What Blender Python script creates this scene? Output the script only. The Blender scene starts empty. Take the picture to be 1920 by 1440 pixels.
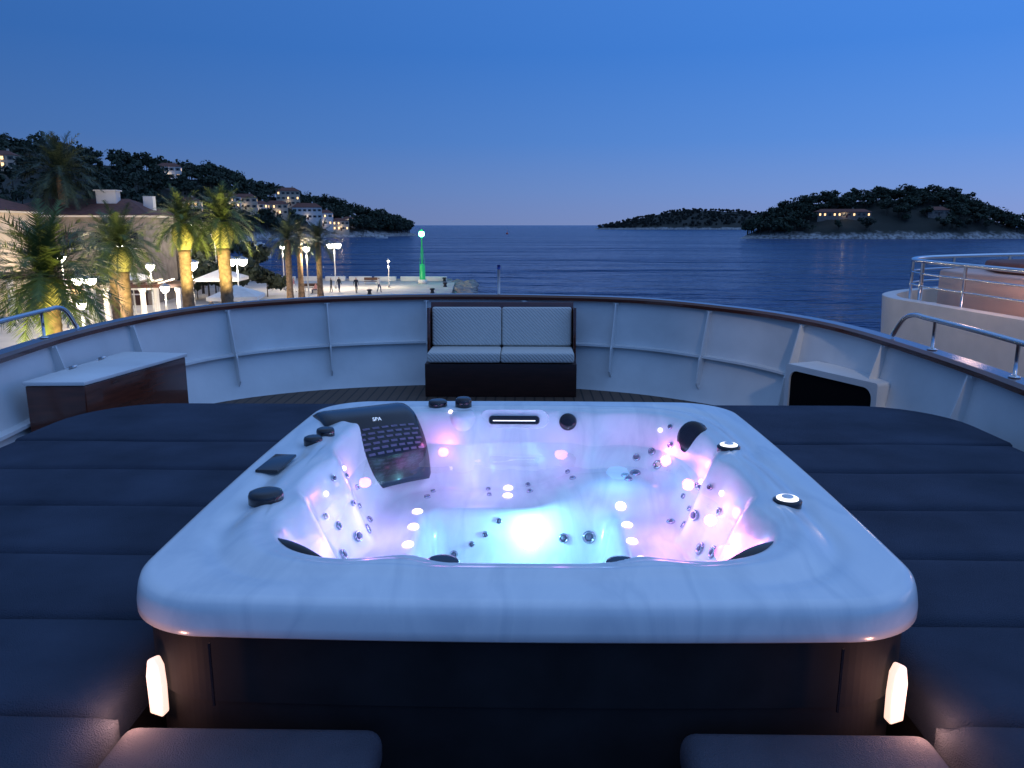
import bpy, bmesh, math, random
import numpy as np
from math import sin, cos, pi, radians, sqrt, atan2, exp
from mathutils import Vector, Matrix, Euler
from mathutils.bvhtree import BVHTree
random.seed(7); np.random.seed(7)
SC = bpy.context.scene
COL = SC.collection
EYE = 8.6      # eye height above the sea; everything is modelled relative to eye level, lifted at the end
SEA = -8.6
QUAY = -7.4

# ------------------------------------------------------------------ materials
def nt(name):
    m = bpy.data.materials.new(name); m.use_nodes = True
    n = m.node_tree; b = n.nodes['Principled BSDF']
    return m, n, b
def mat(name, col, rough=.6, metal=0., var=0., scale=4., bump=0., bscale=30., coat=0., emit=None, estr=0., spec=.5, detail=5, col2=None, stretch=None):
    m, n, b = nt(name)
    b.inputs['Base Color'].default_value = (*col, 1)
    b.inputs['Roughness'].default_value = rough
    b.inputs['Metallic'].default_value = metal
    b.inputs['Specular IOR Level'].default_value = spec
    b.inputs['Coat Weight'].default_value = coat
    tc = n.nodes.new('ShaderNodeTexCoord')
    src = tc.outputs['Object']
    if stretch:
        mp = n.nodes.new('ShaderNodeMapping'); mp.inputs['Scale'].default_value = stretch
        n.links.new(src, mp.inputs['Vector']); src = mp.outputs['Vector']
    if var or col2:
        t = n.nodes.new('ShaderNodeTexNoise'); t.inputs['Scale'].default_value = scale; t.inputs['Detail'].default_value = detail
        n.links.new(src, t.inputs['Vector'])
        r = n.nodes.new('ShaderNodeValToRGB')
        r.color_ramp.elements[0].position = .3; r.color_ramp.elements[1].position = .7
        c2 = col2 if col2 else tuple(min(1, c*(1+var)) for c in col)
        c1 = col if col2 else tuple(c*(1-var) for c in col)
        r.color_ramp.elements[0].color = (*c1, 1); r.color_ramp.elements[1].color = (*c2, 1)
        n.links.new(t.outputs['Fac'], r.inputs['Fac']); n.links.new(r.outputs['Color'], b.inputs['Base Color'])
    if bump:
        t2 = n.nodes.new('ShaderNodeTexNoise'); t2.inputs['Scale'].default_value = bscale; t2.inputs['Detail'].default_value = 4
        n.links.new(src, t2.inputs['Vector'])
        bp = n.nodes.new('ShaderNodeBump'); bp.inputs['Strength'].default_value = bump; bp.inputs['Distance'].default_value = .02
        n.links.new(t2.outputs['Fac'], bp.inputs['Height']); n.links.new(bp.outputs['Normal'], b.inputs['Normal'])
    if emit:
        b.inputs['Emission Color'].default_value = (*emit, 1); b.inputs['Emission Strength'].default_value = estr
    return m

M = {}
M['paint'] = mat('white_bulwark_paint', (.72,.72,.71), .45, var=.12, scale=1.3, bump=.45, bscale=2.6)
M['skirt'] = mat('dark_cabinet', (.014,.013,.015), .7, var=.3, scale=6, spec=.25)
M['fabric'] = mat('navy_fabric', (.055,.069,.104), .85, var=.25, scale=2.2, bump=.7, bscale=240, spec=.15)
M['fabric2'] = mat('charcoal_fabric', (.085,.09,.12), .8, var=.15, scale=5, bump=.5, bscale=260, spec=.2)
M['mahog'] = mat('varnished_mahogany', (.10,.022,.010), .22, var=.35, scale=3, coat=.6, stretch=(1,1,9))
M['darkwood'] = mat('dark_wood', (.035,.010,.006), .4, var=.3, scale=4, stretch=(1,1,8))
M['steel'] = mat('stainless_steel', (.62,.63,.65), .18, metal=1.)
M['black'] = mat('black_plastic', (.010,.009,.013), .25, coat=.3)
M['holeshade'] = mat('recess_shade_black', (.006,.006,.007), .9, spec=.05)  # near-black that stands for shade inside the locker opening
M['grey'] = mat('grille_insert', (.12,.11,.17), .35)
M['chrome'] = mat('jet_chrome', (.45,.46,.54), .14, metal=1.)
M['concrete'] = mat('pale_stone', (.42,.40,.37), .8, var=.2, scale=.35, bump=.4, bscale=3)
M['white'] = mat('white_render', (.66,.64,.60), .8, var=.08, scale=.6)
M['cream'] = mat('cream_render', (.50,.42,.32), .8, var=.1, scale=.6)
M['dullwall'] = mat('weathered_stone_wall', (.20,.17,.145), .85, var=.3, scale=1.2)
M['roof'] = mat('terracotta_tiles', (.16,.055,.035), .8, var=.35, scale=2.5)
M['glass'] = mat('dark_window', (.012,.014,.02), .15)
M['litwin'] = mat('lit_window', (.8,.6,.35), .5, emit=(1.,.62,.28), estr=2.0)
M['shutter'] = mat('shutter', (.06,.08,.07), .6)
M['post'] = mat('lamp_post_paint', (.35,.36,.37), .45, var=.1)
M['lamp'] = mat('lamp_glow', (1,1,1), .4, emit=(1.,.93,.78), estr=30)
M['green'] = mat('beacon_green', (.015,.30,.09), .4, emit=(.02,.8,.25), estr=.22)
M['greenlamp'] = mat('beacon_lamp', (.1,1,.4), .4, emit=(.12,1.,.45), estr=30)
M['canvas'] = mat('white_canvas', (.72,.70,.66), .8, var=.06)
M['hull'] = mat('cream_gelcoat', (.72,.62,.52), .4, var=.05, coat=.2)
M['peach'] = mat('peach_panelling', (.66,.42,.33), .6, var=.08, scale=1)
M['brown'] = mat('brown_canvas', (.16,.06,.045), .8, var=.3, scale=4)
M['rock'] = mat('shore_rock', (.24,.23,.22), .9, var=.45, scale=.3, bump=.8, bscale=1)
M['bark'] = mat('palm_bark', (.20,.13,.075), .9, var=.45, scale=5, bump=1., bscale=9)
M['pinea'] = mat('palm_boss', (.28,.26,.08), .85, var=.5, scale=9, bump=1., bscale=14)
M['frond'] = mat('palm_frond', (.095,.130,.028), .55, var=.45, scale=1.3)
M['frondd'] = mat('palm_frond_dark', (.035,.055,.025), .6, var=.4, scale=1.0)
M['leaf'] = mat('pine_foliage', (.028,.042,.022), .8, var=.5, scale=.16)
M['scrub'] = mat('island_scrub', (.040,.042,.034), .9, var=.3, scale=.05)
M['trunk'] = mat('tree_bark', (.08,.06,.045), .9, var=.3)
M['skin'] = mat('skin', (.45,.27,.19), .6); M['hair'] = mat('hair', (.03,.02,.015), .7)
M['clothd'] = mat('dark_clothes', (.02,.022,.03), .85); M['clothw'] = mat('white_clothes', (.7,.68,.66), .85)
M['clothp'] = mat('pink_clothes', (.5,.22,.2), .85); M['denim'] = mat('denim', (.04,.055,.1), .85)

def marble():
    m, n, b = nt('pearl_marble_acrylic')
    tc = n.nodes.new('ShaderNodeTexCoord'); mp = n.nodes.new('ShaderNodeMapping'); mp.inputs['Scale'].default_value = (2.2,.6,1.); mp.inputs['Rotation'].default_value = (0,0,.35)
    n.links.new(tc.outputs['Object'], mp.inputs[0])
    t = n.nodes.new('ShaderNodeTexNoise'); t.inputs['Scale'].default_value = 1.8; t.inputs['Detail'].default_value = 6; t.inputs['Roughness'].default_value = .5; t.inputs['Distortion'].default_value = .6
    n.links.new(mp.outputs[0], t.inputs['Vector'])
    r = n.nodes.new('ShaderNodeValToRGB'); e = r.color_ramp.elements
    e[0].position = .25; e[0].color = (.76,.79,.81,1); e[1].position = .75; e[1].color = (.78,.81,.83,1)
    k = e.new(.42); k.color = (.86,.88,.88,1); k = e.new(.505); k.color = (.75,.78,.80,1); k = e.new(.58); k.color = (.87,.88,.88,1)
    n.links.new(t.outputs['Fac'], r.inputs[0]); n.links.new(r.outputs[0], b.inputs['Base Color'])
    b.inputs['Roughness'].default_value = .22; b.inputs['Coat Weight'].default_value = .2
    return m
M['shell'] = marble()

def teak():
    m, n, b = nt('teak_planks')
    tc = n.nodes.new('ShaderNodeTexCoord'); w = n.nodes.new('ShaderNodeTexWave')
    w.bands_direction = 'X'; w.inputs['Scale'].default_value = 2.6; w.inputs['Distortion'].default_value = .0
    r = n.nodes.new('ShaderNodeValToRGB'); r.color_ramp.elements[0].position = .02; r.color_ramp.elements[1].position = .12
    r.color_ramp.elements[0].color = (.012,.01,.009,1); r.color_ramp.elements[1].color = (.10,.062,.042,1)
    n.links.new(tc.outputs['Object'], w.inputs['Vector']); n.links.new(w.outputs['Fac'], r.inputs['Fac'])
    n.links.new(r.outputs['Color'], b.inputs['Base Color']); b.inputs['Roughness'].default_value = .65
    return m
M['teak'] = teak()

def quilt():
    m, n, b = nt('quilted_upholstery')
    tc = n.nodes.new('ShaderNodeTexCoord'); w = n.nodes.new('ShaderNodeTexWave')
    w.bands_direction = 'DIAGONAL'; w.inputs['Scale'].default_value = 14
    n.links.new(tc.outputs['Object'], w.inputs['Vector'])
    bp = n.nodes.new('ShaderNodeBump'); bp.inputs['Strength'].default_value = .6; bp.inputs['Distance'].default_value = .008
    n.links.new(w.outputs['Fac'], bp.inputs['Height']); n.links.new(bp.outputs['Normal'], b.inputs['Normal'])
    b.inputs['Base Color'].default_value = (.66,.63,.58,1); b.inputs['Roughness'].default_value = .8
    return m
M['quilt'] = quilt()

def terrain_mat():
    m, n, b = nt('hill_ground')
    g = n.nodes.new('ShaderNodeNewGeometry'); s = n.nodes.new('ShaderNodeSeparateXYZ')
    n.links.new(g.outputs['Position'], s.inputs[0])
    t = n.nodes.new('ShaderNodeTexNoise'); t.inputs['Scale'].default_value = .09; t.inputs['Detail'].default_value = 8
    n.links.new(g.outputs['Position'], t.inputs['Vector'])
    a = n.nodes.new('ShaderNodeMath'); a.operation = 'MULTIPLY_ADD'; a.inputs[1].default_value = -9; 
    n.links.new(t.outputs['Fac'], a.inputs[0]); n.links.new(s.outputs['Z'], a.inputs[2])
    mr = n.nodes.new('ShaderNodeMapRange'); mr.inputs['From Min'].default_value = -2.2; mr.inputs['From Max'].default_value = .2
    n.links.new(a.outputs[0], mr.inputs['Value'])
    t2 = n.nodes.new('ShaderNodeTexNoise'); t2.inputs['Scale'].default_value = .5; t2.inputs['Detail'].default_value = 6
    n.links.new(g.outputs['Position'], t2.inputs['Vector'])
    r = n.nodes.new('ShaderNodeValToRGB'); r.color_ramp.elements[0].color = (.10,.095,.09,1); r.color_ramp.elements[1].color = (.42,.41,.40,1)
    r.color_ramp.elements[0].position = .35; r.color_ramp.elements[1].position = .62
    n.links.new(t2.outputs['Fac'], r.inputs['Fac'])
    mx = n.nodes.new('ShaderNodeMix'); mx.data_type = 'RGBA'
    n.links.new(mr.outputs[0], mx.inputs['Factor']); n.links.new(r.outputs['Color'], mx.inputs['A']); mx.inputs['B'].default_value = (.025,.027,.02,1)
    n.links.new(mx.outputs['Result'], b.inputs['Base Color']); b.inputs['Roughness'].default_value = .9
    return m
M['hill'] = terrain_mat()

def sea_mat():
    m, n, b = nt('sea_water')
    b.inputs['Base Color'].default_value = (.008,.062,.20,1); b.inputs['Roughness'].default_value = .16
    b.inputs['IOR'].default_value = 1.33
    tc = n.nodes.new('ShaderNodeTexCoord')
    prev = None
    for sc, st, dist, stretch in ((1.1,1.,.9,(1,1.5,1)), (.28,1.,3.2,(1,1.8,1)), (.05,1.,14.,(.5,1.8,1)), (.008,.7,50,(.5,1.6,1))):
        mp = n.nodes.new('ShaderNodeMapping'); mp.inputs['Scale'].default_value = stretch; mp.inputs['Rotation'].default_value = (0,0,.25)
        n.links.new(tc.outputs['Object'], mp.inputs['Vector'])
        t = n.nodes.new('ShaderNodeTexNoise'); t.inputs['Scale'].default_value = sc; t.inputs['Detail'].default_value = 4
        n.links.new(mp.outputs[0], t.inputs['Vector'])
        bp = n.nodes.new('ShaderNodeBump'); bp.inputs['Strength'].default_value = st; bp.inputs['Distance'].default_value = dist
        n.links.new(t.outputs['Fac'], bp.inputs['Height'])
        if prev: n.links.new(prev.outputs['Normal'], bp.inputs['Normal'])
        prev = bp
    n.links.new(prev.outputs['Normal'], b.inputs['Normal'])
    return m
M['sea'] = sea_mat()

def spa_water():
    m = bpy.data.materials.new('spa_water'); m.use_nodes = True; n = m.node_tree; n.nodes.clear()
    o = n.nodes.new('ShaderNodeOutputMaterial'); mx = n.nodes.new('ShaderNodeMixShader')
    tr = n.nodes.new('ShaderNodeBsdfTransparent'); tr.inputs[0].default_value = (.92,.96,1,1)
    gl = n.nodes.new('ShaderNodeBsdfGlossy'); gl.inputs['Roughness'].default_value = .03
    fr = n.nodes.new('ShaderNodeFresnel'); fr.inputs[0].default_value = 1.33
    tc = n.nodes.new('ShaderNodeTexCoord'); t = n.nodes.new('ShaderNodeTexNoise'); t.inputs['Scale'].default_value = 4
    n.links.new(tc.outputs['Object'], t.inputs['Vector'])
    bp = n.nodes.new('ShaderNodeBump'); bp.inputs['Strength'].default_value = .25; bp.inputs['Distance'].default_value = .02
    n.links.new(t.outputs['Fac'], bp.inputs['Height']); n.links.new(bp.outputs[0], gl.inputs['Normal']); n.links.new(bp.outputs[0], fr.inputs['Normal'])
    n.links.new(fr.outputs[0], mx.inputs[0]); n.links.new(tr.outputs[0], mx.inputs[1]); n.links.new(gl.outputs[0], mx.inputs[2])
    n.links.new(mx.outputs[0], o.inputs[0])
    return m
M['spawater'] = spa_water()
def glow(name, c, s): return mat(name, (.8,.8,.8), .4, emit=c, estr=s)
M['gcyan'] = glow('cyan_led', (.45,.95,1.), 9); M['gpink'] = glow('pink_led', (1.,.66,.56), 2.6); M['gwhite'] = glow('white_led', (1.,.78,.86), 2.4)
M['gpop'] = glow('popup_led', (1.,.97,.95), 1.6)
M['gwarm'] = glow('warm_corner_lens', (1.,.60,.45), 1.35); M['gtext'] = glow('display_digits', (.6,.8,1.), .7)

# ------------------------------------------------------------------ geometry helpers
def obj(name, verts, faces, m=None, parent=None, smooth=False):
    me = bpy.data.meshes.new(name); me.from_pydata([tuple(v) for v in verts], [], faces); me.update()
    o = bpy.data.objects.new(name, me); COL.objects.link(o)
    if m: me.materials.append(m)
    if smooth:
        for p in me.polygons: p.use_smooth = True
    if parent: o.parent = parent
    return o
def empty(name, loc=(0,0,0), rot=0):
    e = bpy.data.objects.new(name, None); e.location = loc; e.rotation_euler = (0,0,rot); e.empty_display_size = .3
    COL.objects.link(e); return e
def bevel(o, w, seg=3, angle=35):
    b = o.modifiers.new('bevel', 'BEVEL'); b.width = w; b.segments = seg; b.limit_method = 'ANGLE'; b.angle_limit = radians(angle)
    for p in o.data.polygons: p.use_smooth = True
    return o
def box(name, c, s, m, parent=None, rot=(0,0,0), bev=0., seg=3):
    x, y, z = (k/2 for k in s)
    v = [(-x,-y,-z),(x,-y,-z),(x,y,-z),(-x,y,-z),(-x,-y,z),(x,-y,z),(x,y,z),(-x,y,z)]
    f = [(0,3,2,1),(4,5,6,7),(0,1,5,4),(1,2,6,5),(2,3,7,6),(3,0,4,7)]
    o = obj(name, v, f, m, parent); o.location = c; o.rotation_euler = rot
    if bev: bevel(o, bev, seg)
    return o
def prism(name, poly, z0, z1, m, parent=None, bev=0., seg=3, caps=True):
    n = len(poly)
    a = sum(poly[i][0]*poly[(i+1)%n][1]-poly[(i+1)%n][0]*poly[i][1] for i in range(n))
    if a < 0: poly = poly[::-1]
    v = [(x,y,z0) for x,y in poly]+[(x,y,z1) for x,y in poly]
    f = [(i,(i+1)%n,n+(i+1)%n,n+i) for i in range(n)]
    if caps: f += [tuple(range(n-1,-1,-1)), tuple(range(n,2*n))]
    o = obj(name, v, f, m, parent)
    if bev: bevel(o, bev, seg, 50)
    return o
def lathe(name, prof, m, parent=None, loc=(0,0,0), seg=24, normal=None):
    v = []; f = []
    for r, z in prof:
        for i in range(seg):
            a = 2*pi*i/seg; v.append((r*cos(a), r*sin(a), z))
    k = len(prof)
    for j in range(k-1):
        for i in range(seg):
            f.append((j*seg+i, j*seg+(i+1)%seg, (j+1)*seg+(i+1)%seg, (j+1)*seg+i))
    f.append(tuple(range(seg-1,-1,-1))); f.append(tuple((k-1)*seg+i for i in range(seg)))
    o = obj(name, v, f, m, parent, True); o.location = loc
    if normal is not None:
        o.rotation_mode = 'QUATERNION'; o.rotation_quaternion = Vector((0,0,1)).rotation_difference(Vector(normal).normalized())
    return o
def tube(name, pts, r, m, parent=None, seg=10, radii=None):
    P = [Vector(p) for p in pts]; v = []; f = []
    for i, p in enumerate(P):
        t = (P[min(i+1,len(P)-1)]-P[max(i-1,0)]).normalized()
        up = Vector((0,0,1)) if abs(t.z) < .9 else Vector((1,0,0))
        a = t.cross(up).normalized(); b = a.cross(t).normalized(); rr = radii[i] if radii else r
        for k in range(seg):
            an = 2*pi*k/seg; v.append(p+a*rr*cos(an)+b*rr*sin(an))
    for i in range(len(P)-1):
        for k in range(seg):
            f.append((i*seg+k, i*seg+(k+1)%seg, (i+1)*seg+(k+1)%seg, (i+1)*seg+k))
    f.append(tuple(range(seg))); f.append(tuple((len(P)-1)*seg+k for k in range(seg-1,-1,-1)))
    return obj(name, v, f, m, parent, True)
def catmull(P, n):
    P = [np.array(p, float) for p in P]; P = [2*P[0]-P[1]]+P+[2*P[-1]-P[-2]]; out = []
    for i in range(1, len(P)-2):
        for k in range(n):
            t = k/n; a,b,c,d = P[i-1],P[i],P[i+1],P[i+2]
            out.append(.5*((2*b)+(-a+c)*t+(2*a-5*b+4*c-d)*t*t+(-a+3*b-3*c+d)*t**3))
    out.append(P[-2]); return out
def light(name, kind, loc, e, col, parent=None, r=.05, target=None, spot=None, size=None):
    l = bpy.data.lights.new(name, kind); l.energy = e; l.color = col
    if kind in ('POINT','SPOT'): l.shadow_soft_size = r
    if spot: l.spot_size = radians(spot); l.spot_blend = .6
    o = bpy.data.objects.new(name, l); o.location = loc; COL.objects.link(o)
    if target is not None:
        o.rotation_euler = (Vector(target)-Vector(loc)).to_track_quat('-Z','Y').to_euler()
    if parent: o.parent = parent
    return o

# ------------------------------------------------------------------ sea
S = 45000
xs = [-S,-8000,-2000,-500,0,500,2000,8000,S]; ys = [-3000,-500,0,300,1000,4000,12000,S]
v = [(x,y,SEA) for y in ys for x in xs]; nx = len(xs)
f = [(j*nx+i, j*nx+i+1, (j+1)*nx+i+1, (j+1)*nx+i) for j in range(len(ys)-1) for i in range(nx-1)]
obj('sea', v, f, M['sea'])

# ------------------------------------------------------------------ our ship: bulwark, cap, hull, deck
CAP = [(-3.9,-1.5,-1.27),(-4.1,1,-1.22),(-4.3,3.6,-1.16),(-4.46,6.0,-1.12),(-4.52,7.4,-1.08),(-4.32,8.6,-1.04),(-3.80,9.45,-1.0),(-2.75,10.12,-.97),(-1.34,10.48,-.96),(0,10.45,-.96),
       (1.48,9.98,-.96),(2.55,9.2,-1.0),(3.08,8.45,-1.03),(3.36,7.6,-1.06),(3.5,6.15,-1.1),(3.5,5.0,-1.13),(3.42,3,-1.17),(3.3,1,-1.22),(3.2,-1.5,-1.27)]
cp = catmull(CAP, 10)
FLOOR = -2.1
def inward(P, i):
    a = P[max(i-1,0)]; b = P[min(i+1,len(P)-1)]
    t = np.array([b[0]-a[0], b[1]-a[1]]); t /= np.linalg.norm(t)
    return np.array([t[1], -t[0]])
def sweep(name, P, prof, m, parent=None, closed=True, smooth=True):
    """prof: function(point)->list of (inward offset, absolute z)"""
    v = []; f = []; k = len(prof(P[0]))
    for i, p in enumerate(P):
        n = inward(P, i)
        for o_, z in prof(p): v.append((p[0]+n[0]*o_, p[1]+n[1]*o_, z))
    for i in range(len(P)-1):
        for j in range(k if closed else k-1):
            j2 = (j+1) % k
            f.append((i*k+j, i*k+j2, (i+1)*k+j2, (i+1)*k+j))
    o = obj(name, v, f, m, parent, smooth)
    if smooth:
        bm = bmesh.new(); bm.from_mesh(o.data); bmesh.ops.recalc_face_normals(bm, faces=bm.faces)
        for e in bm.edges:
            if len(e.link_faces) == 2 and e.calc_face_angle(0) > .5: e.smooth = False
        bm.to_mesh(o.data); bm.free()
    return o
ship = empty('ship_bow')
STR = .56
sweep('bulwark_plating', cp, lambda p: [(-.06,p[2]-.02),(.03,p[2]-.02),(.13,p[2]-STR),(.22,p[2]-STR-.004),(.225,p[2]-STR-.03),(.15,p[2]-STR-.035),(.30,FLOOR+.06),(.36,FLOOR-.02),(.1,FLOOR-.05)], M['paint'], ship, closed=True)
sweep('cap_rail', cp, lambda p: [(-.10,p[2]-.018),(-.10,p[2]+.02),(-.07,p[2]+.045),(.07,p[2]+.045),(.10,p[2]+.02),(.10,p[2]-.018)], M['mahog'], ship)
sweep('hull_side', cp, lambda p: [(-.065,p[2]-.03),(.05,p[2]-1.2),(.5,-4.5),(1.1,-8.9),(1.3,-8.9),(.7,-4.5),(.25,-2.4)], M['paint'], ship)
# stiffener brackets every ~1.25 m
acc = 0.; last = None
for i in range(4, len(cp)-4):
    d = np.linalg.norm(cp[i][:2]-cp[i-1][:2]); acc += d
    if acc > 1.24:
        acc = 0; p = cp[i]; n = inward(cp, i); t = np.array([-n[1], n[0]])
        prof = [(.03,p[2]-.03),(.10,p[2]-.03),(.26,p[2]-STR+.0),(.29,p[2]-STR-.04),(.34,p[2]-STR-.33),(.26,p[2]-STR-.42),(.1,p[2]-STR-.1)]
        v = []
        for s in (-.008,.008):
            for o_, z in prof: v.append((p[0]+n[0]*o_+t[0]*s, p[1]+n[1]*o_+t[1]*s, z))
        k = len(prof)
        f = [tuple(range(k)), tuple(range(2*k-1,k-1,-1))]+[(j,k+j,k+(j+1)%k,(j+1)%k) for j in range(k)]
        obj('stiffener_bracket', v, f, M['paint'], ship)
        box('cap_pad', (p[0]+n[0]*.06,p[1]+n[1]*.06,p[2]-.036), (.07,.05,.02), M['paint'], ship, rot=(0,0,atan2(t[1],t[0])))
deckpoly = [(p[0]+inward(cp,i)[0]*.2, p[1]+inward(cp,i)[1]*.2) for i,p in enumerate(cp)]
prism('teak_deck', deckpoly, FLOOR-.08, FLOOR, M['teak'])
# handrails on the cap at both sides
def caprail(idx, name):
    g = empty(name); pts = []
    for j, i in enumerate(idx):
        p = cp[i]; h = .26 if j > 1 else (.02, .2)[j]
        pts.append((p[0], p[1], p[2]+.04+h))
    pts = [tuple(q) for q in catmull(pts, 4)]
    tube('top_tube', pts, .021, M['steel'], g)
    for i in idx[4::9]:
        p = cp[i]; tube('stanchion', [(p[0],p[1],p[2]+.03),(p[0],p[1],p[2]+.30)], .014, M['steel'], g)
        lathe('base_flange', [(.04,0),(.04,.012),(.02,.02)], M['steel'], g, (p[0],p[1],p[2]+.044))
    return g
NC = len(cp)
li = [i for i in range(NC) if cp[i][0] < 0 and cp[i][1] < 7.75][::-1]
ri = [i for i in range(NC) if cp[i][0] > 0 and cp[i][1] < 7.3]
caprail(li, 'hand_rail'); caprail(ri, 'hand_rail')
# jackstaff
j = empty('jackstaff', (-.36,10.62,-.95)); tube('pole', [(0,0,0),(0,0,.36)], .018, M['clothw'], j); tube('top', [(0,0,.36),(0,0,.42)], .024, mat('blue_band',(.03,.06,.3),.5), j)
# hawse opening / mooring locker at the starboard side
lk = empty('mooring_locker', (3.10,7.52,0), radians(-66))
def framed(w, h, z0, dep, parent):
    t = .06
    def rr(w,h,r,n=6):
        out=[]
        for cx,cz,a0 in ((w/2-r,h/2-r,0),(-w/2+r,h/2-r,90),(-w/2+r,-h/2+r,180),(w/2-r,-h/2+r,270)):
            for k in range(n+1):
                a=radians(a0+90*k/n); out.append((cx+r*cos(a),cz+r*sin(a)))
        return out
    A = rr(w+2*t,h+2*t,.03); B = rr(w,h,.10); n=len(A); v=[];f=[]
    for y,R in ((-dep,A),(-dep,B),(0.25,B),(0.25,A)):
        for a,c in R: v.append((a,y,z0+c))
    for a,b in ((0,1),(1,2),(3,0)):
        for k in range(n): f.append((a*n+k,a*n+(k+1)%n,b*n+(k+1)%n,b*n+k))
    obj('frame', v, f, M['paint'], parent)
    box('opening_shade_plate', (0,-dep+.03,z0), (w+.06,.02,h+.06), M['holeshade'], parent)  # dark plate closing the opening; its inner shade is put in as colour
framed(1.05,.60,-1.77,.15,lk)

# ------------------------------------------------------------------ bow bench
bb = empty('bow_bench', (-.30,9.4,0), radians(0))
box('base', (0,.26,-1.89), (1.88,.50,.42), M['darkwood'], bb, bev=.008)
for s in (-1,1):
    box('seat_cushion', (s*.455,.24,-1.60), (.905,.54,.13), M['quilt'], bb, bev=.03)
    box('back_cushion', (s*.452,.56,-1.285), (.895,.11,.50), M['quilt'], bb, rot=(radians(-7),0,0), bev=.03)
    box('side_frame', (s*.935,.52,-1.40), (.035,.24,.72), M['mahog'], bb, rot=(radians(-5),0,0), bev=.006)
box('back_frame', (0,.66,-1.38), (1.86,.04,.80), M['mahog'], bb, rot=(radians(-7),0,0), bev=.006)

# ------------------------------------------------------------------ storage locker (port)
sl = empty('storage_locker')
poly = [(-4.24,6.35),(-3.74,6.37),(-3.52,7.85),(-4.2,7.95)]
prism('body', poly, FLOOR, -1.34, M['mahog'], sl, bev=.01)
cx = sum(p[0] for p in poly)/4; cy = sum(p[1] for p in poly)/4
prism('lid', [(cx+(x-cx)*1.05, cy+(y-cy)*1.02) for x,y in poly], -1.336, -1.30, M['paint'], sl, bev=.008)
for y in (6.9,7.4): tube('hinge', [(-4.18,y,-1.285),(-4.18,y+.12,-1.285)], .012, M['steel'], sl)

# ------------------------------------------------------------------ sun pads
sp = empty('sun_pad')
PT = -1.36; TH = .16
XL, XR = -3.33, 3.12
seams = [-.4,.2,.8,1.38,1.965,2.51,3.06,3.63,4.21,4.79]
def rcorner(cx,cy,r,a0,n=8): return [(cx+r*cos(radians(a0+90*k/n)), cy+r*sin(radians(a0+90*k/n))) for k in range(n+1)]
def sst(t): t = min(1,max(0,t)); return t*t*(3-2*t)
def cushion(x0,x1,y0,y1,parent,m):
    """upholstered pad: gridded top, softly crowned with slight sag and tension ripples"""
    nx_, ny_ = max(8,int((x1-x0)/.06)), 18; v=[]; f=[]; ph=random.uniform(0,6)
    for a in range(ny_+1):
        for b in range(nx_+1):
            x=x0+(x1-x0)*b/nx_; y=y0+(y1-y0)*a/ny_
            d=min(x-x0,x1-x,y-y0,y1-y); e=min(1,d/.055)
            z=PT-.030*(1-sqrt(max(0,1-(1-e)**2)))+.005*sst(d/.2)+.003*sin(x*5+ph)*sin(y*9+ph)
            v.append((x,y,z))
    for a in range(ny_):
        for b in range(nx_):
            i=a*(nx_+1)+b; f.append((i,i+1,i+nx_+2,i+nx_+1))
    rim=[b for b in range(nx_+1)]+[a*(nx_+1)+nx_ for a in range(1,ny_+1)]+[ny_*(nx_+1)+b for b in range(nx_-1,-1,-1)]+[a*(nx_+1) for a in range(ny_-1,0,-1)]
    base=len(v)
    for i in rim: v.append((v[i][0],v[i][1],PT-TH))
    for k in range(len(rim)):
        k2=(k+1)%len(rim); f.append((rim[k2],rim[k],base+k,base+k2))
    return obj('pad', v, f, m, parent, True)
for a, b in zip(seams[:-1], seams[1:]):
    inner = 1.21 if a > 1.9 else 1.16
    for x0, x1 in ((XL,-inner),(inner,XR)): cushion(x0+.004,x1-.004,a+.003,b-.003,sp,M['fabric'])
FY = 5.86; R = .62
prism('pad', [(XL,4.795),(XR,4.795)]+rcorner(XR-R,FY-R,R,0)+rcorner(XL+R,FY-R,R,90), PT-TH, PT, M['fabric'], sp, bev=.03)
prism('base', [(XL+.05,-.4),(-1.22,-.4),(-1.22,4.65),(1.22,4.65),(1.22,-.4),(XR-.05,-.4)]+rcorner(XR-R-.05,FY-R-.05,R,0)+rcorner(XL+R+.05,FY-R-.05,R,90), FLOOR, PT-TH-.004, M['skirt'], sp)

# seat cushions in front of the tub
for x0, x1 in ((-1.145,-.40),(.44,1.145)):
    g = empty('seat_cushion', ((x0+x1)/2,1.44,-1.40))
    box('pad', (0,0,-.06), (x1-x0,1.06,.12), M['fabric2'], g, bev=.045, seg=5)
    box('plinth', (0,.0,-.40), (x1-x0-.04,1.0,.555), M['skirt'], g)
st = empty('boarding_steps', (.02,1.5,0))
for k in range(3):
    box('step', (0,.36-.28*k,-1.72-.13*k), (.78,.27,.04), M['skirt'], st, bev=.006)

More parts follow.
